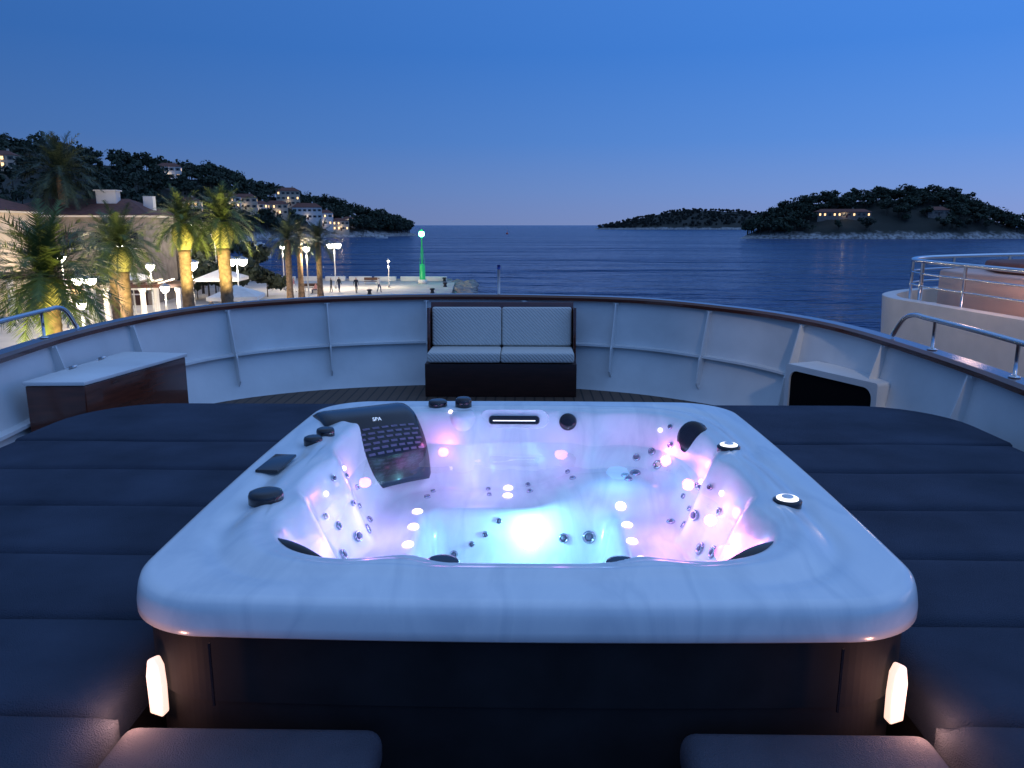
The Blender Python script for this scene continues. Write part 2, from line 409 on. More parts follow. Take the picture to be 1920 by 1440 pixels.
# ------------------------------------------------------------------ hot tub
tub = empty('hot_tub')
CY = 3.285; RIM = -1.04
def outline(hx, hy, r, n=20, bow=.03):
    P = []
    for cx, cy, a0 in ((hx-r,hy-r,0),(-hx+r,hy-r,90),(-hx+r,-hy+r,180),(hx-r,-hy+r,270)):
        for k in range(n+1):
            a = radians(a0+90*k/n); P.append((cx+r*cos(a), cy+r*sin(a)))
    out = []
    for i in range(len(P)):
        a, b = P[i], P[(i+1)%len(P)]; L = math.dist(a,b); m_ = max(1,int(L/.03))
        for k in range(m_): out.append((a[0]+(b[0]-a[0])*k/m_, a[1]+(b[1]-a[1])*k/m_))
    o2 = []
    for x, y in out:
        bx = bow*(1-(y/hy)**2)*(1 if x>0 else -1)*min(1,abs(x)/hx*1.0); by = bow*(1-(x/hx)**2)*(1 if y>0 else -1)*min(1,abs(y)/hy)
        if abs(x) < hx*.75: bx = 0
        if abs(y) < hy*.75: by = 0
        o2.append((x+bx, y+by))
    return o2
def opening_r(x, y):
    return (abs(x/.94)**5+abs((y-3.29)/1.03)**5)**.2
RIDG = [(-2.65,.10),(-.52,.10),(.12,.10),(3.14-.1,.13),(1.15,.10),(1.95,.12),(-1.2,.1),(-1.95,.1)]
def shell_z(x, y):
    r = opening_r(x, y)
    th = atan2(y-3.3, x)
    k = sst((r-.55)/.3)
    for a, w in RIDG:
        d = (th-a+pi) % (2*pi)-pi
        r += .055*exp(-(d/w)**2)*k*(1 if r<1.02 else 0.4)
    t = (1.0-r)/.24
    zs = -1.43 + .11*exp(-(((x-.50)/.38)**4+((y-3.98)/.22)**4)) - .03*exp(-((x+.62)**2+(y-3.3)**2)/.06) - .03*exp(-((x-.68)**2+(y-3.2)**2)/.06)
    tt = min(1,max(0,t))
    w = tt*tt*(3-2*tt); w = .35*w+.65*(1-(1-w)**1.6)
    z = RIM+(zs-RIM)*w
    dx = max(abs(x+.03)-.47+.12,0); dy = max(abs(y-3.12)-.62+.12,0)
    fd = sqrt(dx*dx+dy*dy)-.12
    z -= .34*sst((.02-fd)/.10)
    if r > 1.0:
        z += .012*exp(-((r-1.06)/.035)**2) - .014*exp(-((r-1.15)/.035)**2)*sst((abs(x)-.6)/.3)
    return z
OUT = outline(1.20,1.265,.27)
rho = list(np.concatenate([np.linspace(0,.55,26)[:-1], np.linspace(.55,1,96)]))
v = []; f = []; n = len(OUT)
for q in rho[1:]:
    for x, y in OUT:
        X = x*q; Y = CY+y*q; z = shell_z(X, Y)
        d = (1-q)*1.2
        if d < .035: z -= .035-sqrt(max(0,.035**2-(.035-d)**2))
        v.append((X,Y,z))
rings = len(rho)-1
for (off, zz) in ((1.002,-1.09),(1.005,-1.12),(1.005,-1.148),(.998,-1.156),(.965,-1.158)):
    for x, y in OUT: v.append((x*off, CY+y*off, zz))
    rings += 1
c0 = len(v); v.append((0,CY,shell_z(0,CY)))
for j_ in range(rings-1):
    for i in range(n):
        f.append((j_*n+i, (j_+1)*n+i, (j_+1)*n+(i+1)%n, j_*n+(i+1)%n))
for i in range(n): f.append((c0, i, (i+1)%n))
shell = obj('acrylic_shell', v, f, M['shell'], tub, True)
# cabinet below
prism('cabinet', [(x*.982,CY+y*.982) for x,y in OUT], -1.375, -1.15, M['skirt'], tub, caps=False)
prism('cabinet_lower', [(x*.974,CY+y*.974) for x,y in OUT], FLOOR, -1.370, M['skirt'], tub, caps=False)
for s in (-1,1):
    box('corner_seam', (s*.90,2.001,-1.27), (.006,.006,.2), M['black'], tub)
    P = [(-.030,-.095),(.030,-.095),(.033,.0),(.028,.07),(.008,.10),(-.020,.085),(-.033,.03)]
    if s > 0: P = [(-a,b) for a,b in P][::-1]
    vv = [(a,-.012,b) for a,b in P]+[(a*.9,.02,b*.95) for a,b in P]; k = len(P)
    ff = [tuple(range(k)), tuple(range(2*k-1,k-1,-1))]+[(i,k+i,k+(i+1)%k,(i+1)%k) for i in range(k)]
    o = obj('corner_light', vv, ff, M['gwarm'], tub); o.location = (s*1.10,2.068,-1.350); o.scale = (.9,1,1.0); o.rotation_euler = (0,0,radians(45*s*.5)); bevel(o,.008,3)
    light('corner_lamp', 'POINT', (s*1.12,1.95,-1.345), 1.3, (1,.46,.30), tub, .02)
# water
WZ = -1.205
W = []
for i in range(180):
    a = 2*pi*i/180; lo, hi = 0, 1.6
    for _ in range(26):
        mi = (lo+hi)/2
        if shell_z(mi*cos(a), 3.3+mi*sin(a)) < WZ: lo = mi
        else: hi = mi
    W.append(((hi+.004)*cos(a), 3.3+(hi+.004)*sin(a), WZ))
W.append((0,3.3,WZ))
obj('water', W, [(180,i,(i+1)%180) for i in range(180)], M['spawater'], tub, True)
def snorm(x, y, e=.006):
    return Vector((-(shell_z(x+e,y)-shell_z(x-e,y))/(2*e), -(shell_z(x,y+e)-shell_z(x,y-e))/(2*e), 1)).normalized()
def on(x, y, off=.002):
    nn = snorm(x,y); p = Vector((x,y,shell_z(x,y)))+nn*off; return p, nn
def led(x, y, r, m):
    p, nn = on(x,y)
    lathe('underwater_led', [(r,-.004),(r,.004),(r*.8,.009),(r*.4,.012)], m, tub, p, 20, nn)
def jet(x, y, r):
    p, nn = on(x,y)
    lathe('jet_ring', [(r,-.006),(r,.004),(r*.85,.010),(r*.62,.008),(r*.55,.0)], M['chrome'], tub, p, 20, nn)
    lathe('jet_nozzle', [(r*.5,.0),(r*.5,.007),(r*.22,.012)], M['grey'], tub, p, 16, nn)
def knob(x, y, r, h=.03, z=None, nn=None):
    p, n2 = on(x,y); nn = nn or Vector((0,0,1))
    if z is not None: p = Vector((x,y,z))
    lathe('diverter_knob', [(r*1.0,-.012),(r*1.0,h*.5),(r*.92,h*.85),(r*.7,h),(r*.3,h*1.02)], M['black'], tub, p, 26, nn)
# centre flood light on footwell wall
led(.03,3.715,.055,M['gcyan'])
light('flood', 'POINT', (.03,3.63,-1.49), 4.6, (.26,.84,1.0), tub, .03)
light('foot_glow', 'POINT', (0,3.1,-1.42), 2.6, (.24,.58,1.0), tub, .12)
for x, y in ((-.545,3.72),(-.54,3.54),(-.54,3.36),(-.54,3.18),(.49,3.74),(.50,3.56),(.50,3.38),(.52,3.2)): led(x,y,.027,M['gpink'])
for x, y in ((-.09,4.08),(-.09,3.96)): led(x,y,.026,M['gpink'])
for x, y in ((-.42,4.26),(.05,4.27),(.75,4.15),(-.86,3.5),(.85,3.55),(-.87,3.2),(.87,3.25)): led(x,y,.012,M['gwhite'])
for x,y,z,e,c,rr in ((-.64,3.40,-1.28,2.5,(.54,.34,1.),.12),(.66,3.40,-1.28,2.4,(.76,.30,1.),.12),(-.25,3.98,-1.26,1.4,(.58,.38,1.),.12),(.48,3.82,-1.24,1.3,(.16,.50,1.),.12),
                   (.78,2.80,-1.19,1.6,(1.,.26,.62),.06),(-.76,2.85,-1.24,1.2,(.55,.28,1.),.08),(-.45,4.12,-1.18,.42,(1.,.24,.85),.03),(.76,4.01,-1.17,.50,(1.,.26,.80),.03),
                   (.80,3.62,-1.17,.50,(1.,.26,.75),.03),(-.78,3.60,-1.18,.40,(.85,.30,1.),.03),(.80,3.15,-1.17,.50,(1.,.30,.65),.03),(.2,4.08,-1.19,.35,(.8,.3,1.),.04)):
    light('seat_led', 'POINT', (x,y,z), e, c, tub, rr)
for x, y, r in ((-.83,3.62,.014),(-.80,3.52,.014),(-.83,3.42,.014),(-.79,3.36,.014),(-.76,3.56,.018),(-.74,3.42,.026),(-.76,3.30,.026),(-.86,3.3,.014),(-.82,3.2,.02),(-.78,3.1,.026),(-.85,3.1,.014),
                (.80,3.70,.014),(.84,3.60,.014),(.80,3.55,.014),(.76,3.48,.02),(.82,3.45,.014),(.78,3.36,.026),(.84,3.34,.014),(.78,3.22,.03),(.85,3.2,.018),(.80,3.08,.03),(.72,3.6,.022),
                (.62,4.12,.022),(.70,4.10,.022),(.60,4.02,.030),(.72,4.02,.028),(.79,4.04,.018),(.54,3.98,.024),(.55,3.92,.022),(.80,4.12,.014),
                (-.50,4.02,.014),(-.52,3.93,.018),(-.20,4.06,.014),(-.19,3.97,.014),(.02,4.10,.014),(.03,4.0,.018),(.24,4.1,.014),(.26,3.98,.018),
                (-.36,3.70,.020),(-.27,3.71,.016),(-.20,3.72,.016),(-.13,3.735,.016),(.20,3.715,.026),(.33,3.715,.034)): jet(x,y,r)
# knobs and fittings round the rim
knob(-.505,4.37,.055,.035); knob(-.355,4.36,.048,.05)
lathe('filter_column', [(.06,-.24),(.075,-.16),(.078,-.03),(.06,.0)], M['shell'], tub, (-.355,4.27,RIM+.005), 26)
knob(-1.03,3.62,.045,.03); knob(-1.0,3.74,.045,.03); knob(-.99,2.80,.066,.035)
knob(-.26,2.285,.055,.02,RIM-.02); knob(.31,2.285,.055,.02,RIM-.02)
knob(.25,4.28,.05,.04,RIM-.06,Vector((-.3,-.9,.3))); knob(.885,3.93,.090,.035,RIM-.055,Vector((-.75,-.62,.30)))  # the large one is the far starboard corner speaker, made with the knob shape
for x, y in ((.965,3.54),(1.0,2.81)):
    z = RIM+.004
    lathe('popup_ring', [(.052,-.02),(.054,.012),(.044,.018)], M['black'], tub, (x,y,z), 28)
    lathe('popup_light', [(.041,0),(.041,.021),(.036,.024)], M['gpop'], tub, (x,y,z), 28)
    lathe('popup_core', [(.022,0),(.022,.028),(.015,.030)], M['shell'], tub, (x,y,z), 20)
# pillows as crescents at near corners
for s in (-1,1):
    P = [(s*(.92-.26*k/10), 2.56-.20*(k/10)**.7, RIM-.035) for k in range(11)]
    tube('head_pillow', P, .02, M['black'], tub, 10, radii=[.006+.022*sin(pi*k/10) for k in range(11)])
box('control_panel', (-1.10,3.27,RIM+.006), (.10,.24,.014), M['black'], tub, rot=(0,0,radians(-3)), bev=.005)
# waterfall slot with LED bar on far wall
def rrx(w,h,r,n=8):
    o_=[]
    for cx_,cz,a0 in ((w/2-r,h/2-r,0),(-w/2+r,h/2-r,90),(-w/2+r,-h/2+r,180),(w/2-r,-h/2+r,270)):
        for k in range(n+1):
            a=radians(a0+90*k/n); o_.append((cx_+r*cos(a),cz+r*sin(a)))
    return o_
def plate(name, w, h, r, d, m, loc, rx):
    P = rrx(w,h,r); k = len(P)
    vv = [(a,0,b) for a,b in P]+[(a*.97,-d,b*.94) for a,b in P]
    ff = [tuple(range(k,2*k))[::-1]]+[(i,(i+1)%k,k+(i+1)%k,k+i) for i in range(k)]
    o_ = obj(name, vv, ff, m, tub); o_.location = loc; o_.rotation_euler = (rx,0,0); return o_
plate('waterfall_surround', .40,.11,.054,.02,M['shell'],(-.06,4.285,-1.085),radians(-20))
plate('waterfall_slot', .29,.05,.02,.012,M['black'],(-.06,4.262,-1.085),radians(-20))
box('waterfall_led', (-.06,4.249,-1.085), (.24,.004,.004), M['gpop'], tub)
# moulded filter / speaker unit in the far port corner (solid body with rounded top and grille)
TL,TR,BR,BL = (Vector(p) for p in ((-1.07,3.99,-1.07),(-.62,4.25,-1.07),(-.53,4.15,-1.39),(-.86,3.88,-1.39)))
nface = (TR-TL).cross(BL-TL).normalized()
if nface.y > 0: nface = -nface
nf2 = Vector((nface.x,nface.y,0)).normalized()
def gp(u, w, off=0):
    p = TL.lerp(TR,u).lerp(BL.lerp(BR,u), w)
    bul = .065*sin(pi*min(1,w*.85+.12))+.035*sin(pi*u)
    return p+nface*(bul+off)
def unit_pt(u, w):
    if w >= 0: p = gp(u,w)
    else:
        a = -w; p = gp(u,0); q = TL.lerp(TR,u)-nf2*.17+Vector((0,0,.035))
        p = p.lerp(q, a)+Vector((0,0,.015*sin(pi*min(1,a*.9+.05))**.8))
    e = min(u,1-u)
    return p-nface*.05*(1-sst(e/.07))**2
vv=[];ff=[];NU=24;WS=[-1+k/9 for k in range(9)]+[k/16 for k in range(17)]
for w_ in WS:
    for b in range(NU+1): vv.append(unit_pt(b/NU,w_))
for a in range(len(WS)-1):
    for b in range(NU): ff.append((a*(NU+1)+b,a*(NU+1)+b+1,(a+1)*(NU+1)+b+1,(a+1)*(NU+1)+b))
g = obj('filter_unit', vv, ff, M['black'], tub, True)
so = g.modifiers.new('thick','SOLIDIFY'); so.thickness = .04; so.offset = 0
vv=[];ff=[]
for row in range(6):
    for c in range(8):
        u0 = .09+c*.105+(.03 if row%2 else 0); u1 = u0+.076; w0 = .15+row*.078; w1 = w0+.034
        if u1 > .96: continue
        b0 = len(vv)
        for (u,w) in ((u0,w0),(u1,w0),(u1,w1),(u0,w1)): vv.append(gp(u,w,.0235))
        ff.append((b0,b0+1,b0+2,b0+3))
obj('grille_slots', vv, ff, M['grey'], tub)
tx = bpy.data.curves.new('display_text','FONT'); tx.body = 'SPA'; tx.size = .030; tx.extrude = .0004; tx.align_x = 'CENTER'
to = bpy.data.objects.new('display_text', tx); COL.objects.link(to); to.data.materials.append(M['gtext']); to.parent = tub
to.location = gp(.50,.05,.027); to.rotation_euler = (radians(50),0,radians(24))

# ------------------------------------------------------------------ quay and pier
quay = prism('quay_pavement', [(-12,-60),(-12,83),(-8,83),(-9.5,106),(-45,108),(-60,114),(-150,150),(-420,224),(-420,-60)], SEA-1.5, QUAY, M['concrete'])
pw = empty('pier_parapet')
for x0 in np.arange(-44,-12,3.4):
    w = 2.6+random.random()*.6
    box('block', (x0+1.3,105+random.random()*.4,QUAY+.30), (w,.7,.6), M['white'], pw, bev=.05)
box('kerb', (-27,106.3,QUAY+.1), (34,.5,.22), M['concrete'], pw)
rk = empty('breakwater_rocks')
for k in range(46):
    x = -7.6+random.random()*2.2-(k/46)*2.0; y = 83+k/46*24
    r = .5+random.random()*.6
    bm = bmesh.new(); bmesh.ops.create_icosphere(bm, subdivisions=2, radius=r)
    for q in bm.verts: q.co *= 1+random.uniform(-.22,.22); q.co.z *= .7
    me = bpy.data.meshes.new('rock'); bm.to_mesh(me); bm.free(); me.materials.append(M['rock'])
    o = bpy.data.objects.new('rock', me); o.location = (x,y,SEA+.4+random.random()*.5); COL.objects.link(o); o.parent = rk
# harbour beacon
hb = empty('harbour_beacon', (-13.2,100,QUAY))
lathe('base', [(.6,0),(.6,.5),(.5,.55)], M['white'], hb, (0,0,0))
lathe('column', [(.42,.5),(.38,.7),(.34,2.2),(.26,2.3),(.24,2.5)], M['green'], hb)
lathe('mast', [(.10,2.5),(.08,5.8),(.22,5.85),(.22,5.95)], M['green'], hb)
lathe('lantern', [(.14,5.95),(.32,6.1),(.36,6.3),(.30,6.55),(.12,6.65)], M['greenlamp'], hb)
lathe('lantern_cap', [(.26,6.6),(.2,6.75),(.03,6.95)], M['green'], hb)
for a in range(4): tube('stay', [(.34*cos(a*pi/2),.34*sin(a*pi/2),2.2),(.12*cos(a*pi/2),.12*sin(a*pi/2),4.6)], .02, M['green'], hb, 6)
light('beacon_light','POINT',(0,-.8,6.3),160,(.1,1,.4),hb,.3)

# street lamps
def street_lamp(x, y, h, e=900, heads=1, r=.26, lit=True):
    g = empty('street_lamp', (x,y,QUAY))
    lathe('post', [(.16,0),(.16,.35),(.08,.45),(.06,h*.6),(.045,h)], M['post'], g, seg=12)
    offs = [(0,0)] if heads == 1 else [(-.45,0),(.45,0)]
    for ox, oy in offs:
        if ox: tube('arm', [(0,0,h-.3),(ox*.6,0,h+.05),(ox,0,h-.02)], .03, M['post'], g, 6)
        lathe('hood', [(r*1.35,h+.02),(r*1.1,h+.12),(r*.4,h+.22),(.04,h+.3)], M['post'], g, (ox,oy,0), 16)
        lathe('lantern', [(r*.4,h-r*1.3),(r*.9,h-r*.8),(r,h-.05),(r,h+.01)], M['lamp'], g, (ox,oy,0), 16)
    if lit: light('bulb','POINT',(0,-.0,h-r*1.3-.35),e,(1.,.80,.55),g,.25)
    return g
for a in ((-22.5,92,5.2,2400,2,.36),(-21.3,76,5.3,1600,1,.32),(-23.0,62,4.7,1500,2,.36),(-25.4,59,4.6,1500,1,.45),(-28.6,50,4.0,1100,2,.32),(-33.5,56,5.2,1100,1,.30),
          (-41,66,5.0,500,1,.26),(-16.5,94,3.2,700,1,.12),(-22,38,3.6,900,1,.22),(-30.5,63,4.2,1000,1,.32),(-24.3,52,3.3,600,1,.28),(-37.5,72,5.5,600,1,.3),(-46.5,62,6.5,350,1,.26),(-31,78,6.5,900,1,.3),(-36,84,7.5,700,1,.3),(-28,90,5.0,900,1,.26)):
    street_lamp(*a)

# parasols / pavilions
def parasol(x, y, w, h, rot=0.):
    g = empty('market_parasol', (x,y,QUAY), rot); a = w/2
    v = [(-a,-a,h),(a,-a,h),(a,a,h),(-a,a,h),(-a,-a,h-.25),(a,-a,h-.25),(a,a,h-.25),(-a,a,h-.25),(0,0,h+w*.22)]
    obj('canopy', v, [(0,1,8),(1,2,8),(2,3,8),(3,0,8),(4,5,1,0),(5,6,2,1),(6,7,3,2),(7,4,0,3)], M['canvas'], g)
    tube('pole', [(0,0,0),(0,0,h+w*.2)], .05, M['post'], g, 8)
    lathe('foot', [(.4,0),(.4,.1),(.1,.14)], M['post'], g)
    for sx,sy in ((a,a),(-a,a),(a,-a),(-a,-a)): tube('rib', [(0,0,h-.3),(sx*.7,sy*.7,h+.03)], .015, M['post'], g, 5)
for x,y,w,h in ((-29.5,58,3.6,3.0),(-26.6,68,3.6,2.9),(-33.5,64,3.6,3.1),(-20.6,55,3.4,2.5)): parasol(x,y,w,h,random.random()*.3)
def pergola(x, y, w, d, h, n, rot=0.):
    g = empty('pergola', (x,y,QUAY), rot)
    for s in (-1,1):
        for k in range(n):
            xx = -w/2+w*k/(n-1)
            lathe('column', [(.26,0),(.26,.2),(.19,.28),(.17,h-.3),(.25,h-.15),(.25,h)], M['white'], g, (xx,s*d/2,0), 14)
        box('beam', (0,s*d/2,h+.12), (w+.8,.22,.24), M['darkwood'], g)
    for k in range(int(w/.8)): box('rafter', (-w/2+k*.8+.2,0,h+.32), (.1,d+1.,.14), M['darkwood'], g)
pergola(-27.6,54,7,3.5,3.2,4,.2); pergola(-37,60,8,4,3.4,5,.1)
def park_bench(x,y,rot):
    g = empty('park_bench',(x,y,QUAY),rot)
    box('seat',(0,0,.45),(1.7,.45,.06),M['darkwood'],g); box('backrest',(0,.22,.75),(1.7,.05,.35),M['darkwood'],g)
    for s in (-.7,.7): box('leg',(s,0,.21),(.08,.4,.42),M['post'],g)
park_bench(-24.3,88,pi+.2); park_bench(-19.5,98,.1)
for x,y in ((-10.3,86),(-9.8,95),(-17,84.5),(-10.8,104)):
    b_ = empty('mooring_bollard',(x,y,QUAY)); lathe('body',[(.28,0),(.2,.1),(.17,.35),(.3,.42),(.3,.5),(.15,.56)],M['clothd'],b_)

# ------------------------------------------------------------------ palms
def palm(name, x, y, zc, L, nf=46, rt=.30, dark=False, boss=True, base=QUAY):
    g = empty(name, (x,y,0)); h = zc-base
    prof = []; N = 40
    for k in range(N+1):
        t = k/N; r = rt*(1.25-.35*min(1,t*3))
        if boss: r = r*(1+.75*sst((t-.78)/.12))*(1-.35*sst((t-.95)/.05))
        r *= 1+.08*(k%2)
        prof.append((r, base+h*t))
    nb = int(N*.8)
    lathe('trunk', prof[:nb+1], M['bark'], g, seg=14); lathe('boss', prof[nb:], M['pinea'] if not dark else M['bark'], g, seg=14)
    v = []; f = []
    for k in range(nf):
        az = k*2.39996+random.uniform(-.2,.2); el = radians(-30+112*((k+.5)/nf)**.8)
        l = L*random.uniform(.85,1.12)*(1.0 if el < 1 else .9)
        p = Vector((0,0,zc)); d = Vector((cos(az)*cos(el), sin(az)*cos(el), sin(el))); side = Vector((-sin(az),cos(az),0))
        nseg = 12; pts = [p.copy()]; 
        for s in range(nseg):
            p = p+d*(l/nseg); pts.append(p.copy()); d = (d+Vector((0,0,-.10-.05*cos(el)))).normalized()
        for s in range(nseg):
            a, b = pts[s], pts[s+1]; tdir = (b-a).normalized(); up = side.cross(tdir)
            if up.z < 0: up = -up
            w = .022*(1-s/nseg)+.006; i0 = len(v)
            v += [a-side*w, a+side*w, b+side*w, b-side*w]; f.append((i0,i0+1,i0+2,i0+3))
            if s < 1: continue
            for q in (0,.33,.66):
                c = a.lerp(b,q); ll = L*.28*sin(pi*(.12+.82*(s+q)/nseg))*random.uniform(.8,1.1)
                for sg in (-1,1):
                    tip = c+side*sg*ll*.62+tdir*ll*.65+up*ll*random.uniform(-.1,.35)-Vector((0,0,ll*.12))
                    i0 = len(v); ww = L*.012
                    v += [c-tdir*ww, c+tdir*ww, tip]; f.append((i0,i0+1,i0+2))
    obj('fronds', v, f, M['frondd'] if dark else M['frond'], g)
    return g
palm('palm_tree',-17.7,28.5,-1.9,3.2,70,.36)
palm('palm_tree',-20.8,40,-1.1,2.6,50,.32)
palm('palm_tree',-19.7,45,.1,2.4,52,.36)
palm('palm_tree',-17.6,45.5,.2,2.7,54,.38)
palm('palm_tree',-21.3,70,-1.3,2.6,40,.3,True,False)
palm('palm_tree',-19.6,74,-1.6,2.6,40,.28,True,False)
palm('palm_tree',-22.0,76,-1.2,2.3,40,.28,True,False)
palm('palm_tree',-43.5,74,4.6,4.6,60,.4,True,False)
palm('palm_tree',-24.5,46,-1.4,2.5,44,.3)
for x,y,z,e,tg in ((-15.9,25.2,-4.9,2100,(-17.4,28.0,-1.9)),(-19.6,37,-4.6,1300,(-20.8,40,-1.2)),(-18.6,42.2,-4.2,2200,(-19.6,45,.1)),(-16.5,42.6,-4.2,2200,(-17.6,45.5,.2)),(-19.8,71,-5,500,(-19.8,74,-1.5)),(-23.2,43,-4.5,900,(-24.5,46,-1.4))):
    light('palm_uplight','SPOT',(x,y,z),e,(1.,.84,.32),None,.15,tg,100)

# ------------------------------------------------------------------ terrain
def loft(name, shore, ridge, back, nu=6, nv=22, amp=1.4, m=M['hill']):
    A, B, C_ = catmull(shore,nu), catmull(ridge,nu), catmull(back,nu)
    v=[];f=[];nw=nv+8;N=len(A)
    for i in range(N):
        for j_ in range(nw+1):
            if j_<=nv:
                t=j_/nv; q=A[i]*(1-t)+B[i]*t; z=A[i][2]+(B[i][2]-A[i][2])*(t**.75)
            else:
                t=(j_-nv)/8; q=B[i]*(1-t)+C_[i]*t; z=B[i][2]+(C_[i][2]-B[i][2])*t*t
            ns=amp*(sin(q[0]*.11+q[1]*.07)+sin(q[0]*.047-q[1]*.13+2)+.6*sin(q[0]*.41+q[1]*.37)+.4*sin(q[0]*.9-q[1]*.7))*(.5 if j_>1 else .25)
            v.append((q[0]+ns*.6,q[1],z+ns*(1 if 0<j_<nw else 0)))
    for i in range(N-1):
        for j_ in range(nw): f.append((i*(nw+1)+j_,(i+1)*(nw+1)+j_,(i+1)*(nw+1)+j_+1,i*(nw+1)+j_+1))
    o=obj(name,v,f,m,None,True)
    return o, BVHTree.FromPolygons([Vector(q) for q in v], f), A, B
D = SEA-.8
hill, hb_, hA, hB = loft('hillside',
  [(-190,150,D),(-149,224,D),(-150,325,D),(-156,395,D),(-152,465,D),(-140,540,D),(-114,590,D),(-98,628,D),(-87,645,D)],
  [(-330,360,38),(-279,420,38),(-235,450,32),(-201,500,28),(-184,550,20),(-158,610,12),(-123,640,2),(-106,655,-4),(-90,652,-8)],
  [(-600,500,20),(-480,560,20),(-400,620,10),(-330,680,0),(-280,730,-9),(-200,730,-9.4),(-140,700,-9.4),(-110,680,-9.4),(-90,660,-9.4)])
isl, ib_, iA, iB = loft('wooded_island',
  [(138,512,D),(165,506,D),(200,500,D),(240,500,D),(280,505,D),(315,512,D),(345,520,D),(372,530,D)],
  [(140,516,-8.4),(172,535,4),(205,545,13.5),(240,550,16.5),(272,550,18),(300,550,11),(326,548,1),(372,536,-8)],
  [(142,522,D),(175,570,D),(205,590,D),(240,600,D),(275,600,D),(305,595,D),(335,580,D),(374,540,D)])
isf, fb_, fA, fB = loft('distant_island',
  [(138,1620,D),(220,1600,D),(320,1590,D),(430,1590,D),(540,1600,D),(700,1620,D)],
  [(145,1640,-7),(240,1680,12),(340,1700,31),(430,1720,29),(540,1720,23),(700,1700,10)],
  [(150,1660,D),(240,1760,D),(340,1820,D),(430,1850,D),(540,1850,D),(700,1800,D)], amp=2.0)
def down(b, x, y):
    h = b.ray_cast(Vector((x,y,400)), Vector((0,0,-1)))
    return h[0].z if h[0] is not None else None

def leafmass(name, trees, m, lpt, ls):
    V=[];nT=0
    for (x,y,z,h,r) in trees:
        nl = random.randint(4,7)
        lob=[(x+random.uniform(-.6,.6)*r, y+random.uniform(-.6,.6)*r, z+h*random.uniform(.45,.85), r*random.uniform(.35,.62)) for _ in range(nl)]
        for (a,b,c,rr) in lob:
            k=lpt//nl
            d=np.random.normal(size=(k,3)); d/=np.linalg.norm(d,axis=1)[:,None]
            rad=rr*(.55+.55*np.random.rand(k))[:,None]
            cen=np.array([a,b,c])+d*rad*np.array([1,1,.62])
            e1=np.random.normal(size=(k,3)); e1/=np.linalg.norm(e1,axis=1)[:,None]
            e2=np.cross(e1,d); e2/=np.linalg.norm(e2,axis=1)[:,None]+1e-6
            s=(ls*(.5+np.random.rand(k)))[:,None]
            V.append(np.stack([cen-e1*s-e2*s*.5,cen+e1*s-e2*s*.7,cen+e1*s*.8+e2*s*.6,cen-e1*s*.6+e2*s*.8],1).reshape(-1,3))
    V=np.concatenate(V); nq=len(V)//4
    me=bpy.data.meshes.new(name); me.vertices.add(len(V)); me.vertices.foreach_set('co',V.ravel())
    me.loops.add(nq*4); me.loops.foreach_set('vertex_index',np.arange(nq*4)); me.polygons.add(nq)
    me.polygons.foreach_set('loop_start',np.arange(0,nq*4,4)); me.polygons.foreach_set('loop_total',np.full(nq,4)); me.update(calc_edges=True)
    me.materials.append(m); o=bpy.data.objects.new(name,me); COL.objects.link(o)
    v=[];f=[]
    for (x,y,z,h,r) in trees:
        i0=len(v); w=.05*h*.5
        v+=[(x-w,y,z-1),(x+w,y,z-1),(x+w*.4,y,z+h*.6),(x-w*.4,y,z+h*.6),(x,y-w,z-1),(x,y+w,z-1),(x,y+w*.4,z+h*.6),(x,y-w*.4,z+h*.6)]; f+=[(i0,i0+1,i0+2,i0+3),(i0+4,i0+5,i0+6,i0+7)]
    t=obj('trunks',v,f,M['trunk'],o)
    return o
# houses
HP=[]
def house(x, y, z, w, d, h, rot, wall, storeys=2, lit=.3, hip=True, pl=450):
    g = empty('stone_house', (x,y,z), rot); HP.append((x,y,max(w,d)))
    box('walls', (0,0,h/2-2), (w,d,h+4), wall, g)
    e=.5; rh=w*.13+.5
    if w > 25: rh = 2.0
    v=[(-w/2-e,-d/2-e,h+.02),(w/2+e,-d/2-e,h+.02),(w/2+e,d/2+e,h+.02),(-w/2-e,d/2+e,h+.02),(-w/2+d*.35,0,h+rh),(w/2-d*.35,0,h+rh)]
    obj('roof', v, [(0,1,5,4),(1,2,5),(2,3,4,5),(3,0,4),(3,2,1,0)], M['roof'], g)
    box('chimney', (w*.2,d*.1,h+rh), (.9,.9,1.8), wall, g)
    nw=max(2,int(w/3)); sh=h/storeys
    for s in range(storeys):
        for k in range(nw):
            xx=-w/2+w*(k+.5)/nw; m_=M['litwin'] if random.random()<lit else M['glass']
            box('window', (xx,-d/2-.02,sh*s+sh*.55), (1.1,.06,1.4), m_, g)
            for q in (-1,1): box('shutter', (xx+q*.85,-d/2-.03,sh*s+sh*.55), (.5,.05,1.5), M['shutter'], g)
        for k in range(2):
            yy=-d/2+d*(k+.5)/2; m_=M['litwin'] if random.random()<lit else M['glass']
            box('window', (w/2+.02,yy,sh*s+sh*.55), (.06,1.1,1.4), m_, g)
    box('door', (w*.02+.9*(nw%2),-d/2-.04,1.05), (1.1,.06,2.1), M['darkwood'], g)
    if lit>.15: light('porch_lamp','POINT',(0,-d/2-1.6,2.4),lit*pl,(1.,.78,.5),g,.3)
def hh(px_b, Y, w, d, h, rot, wall, st=2, lit=.3):
    X = px_b*Y; z = down(hb_,X,Y)
    if z is None: z = -7
    house(X,Y,z,w,d,h,rot,wall,st,lit)
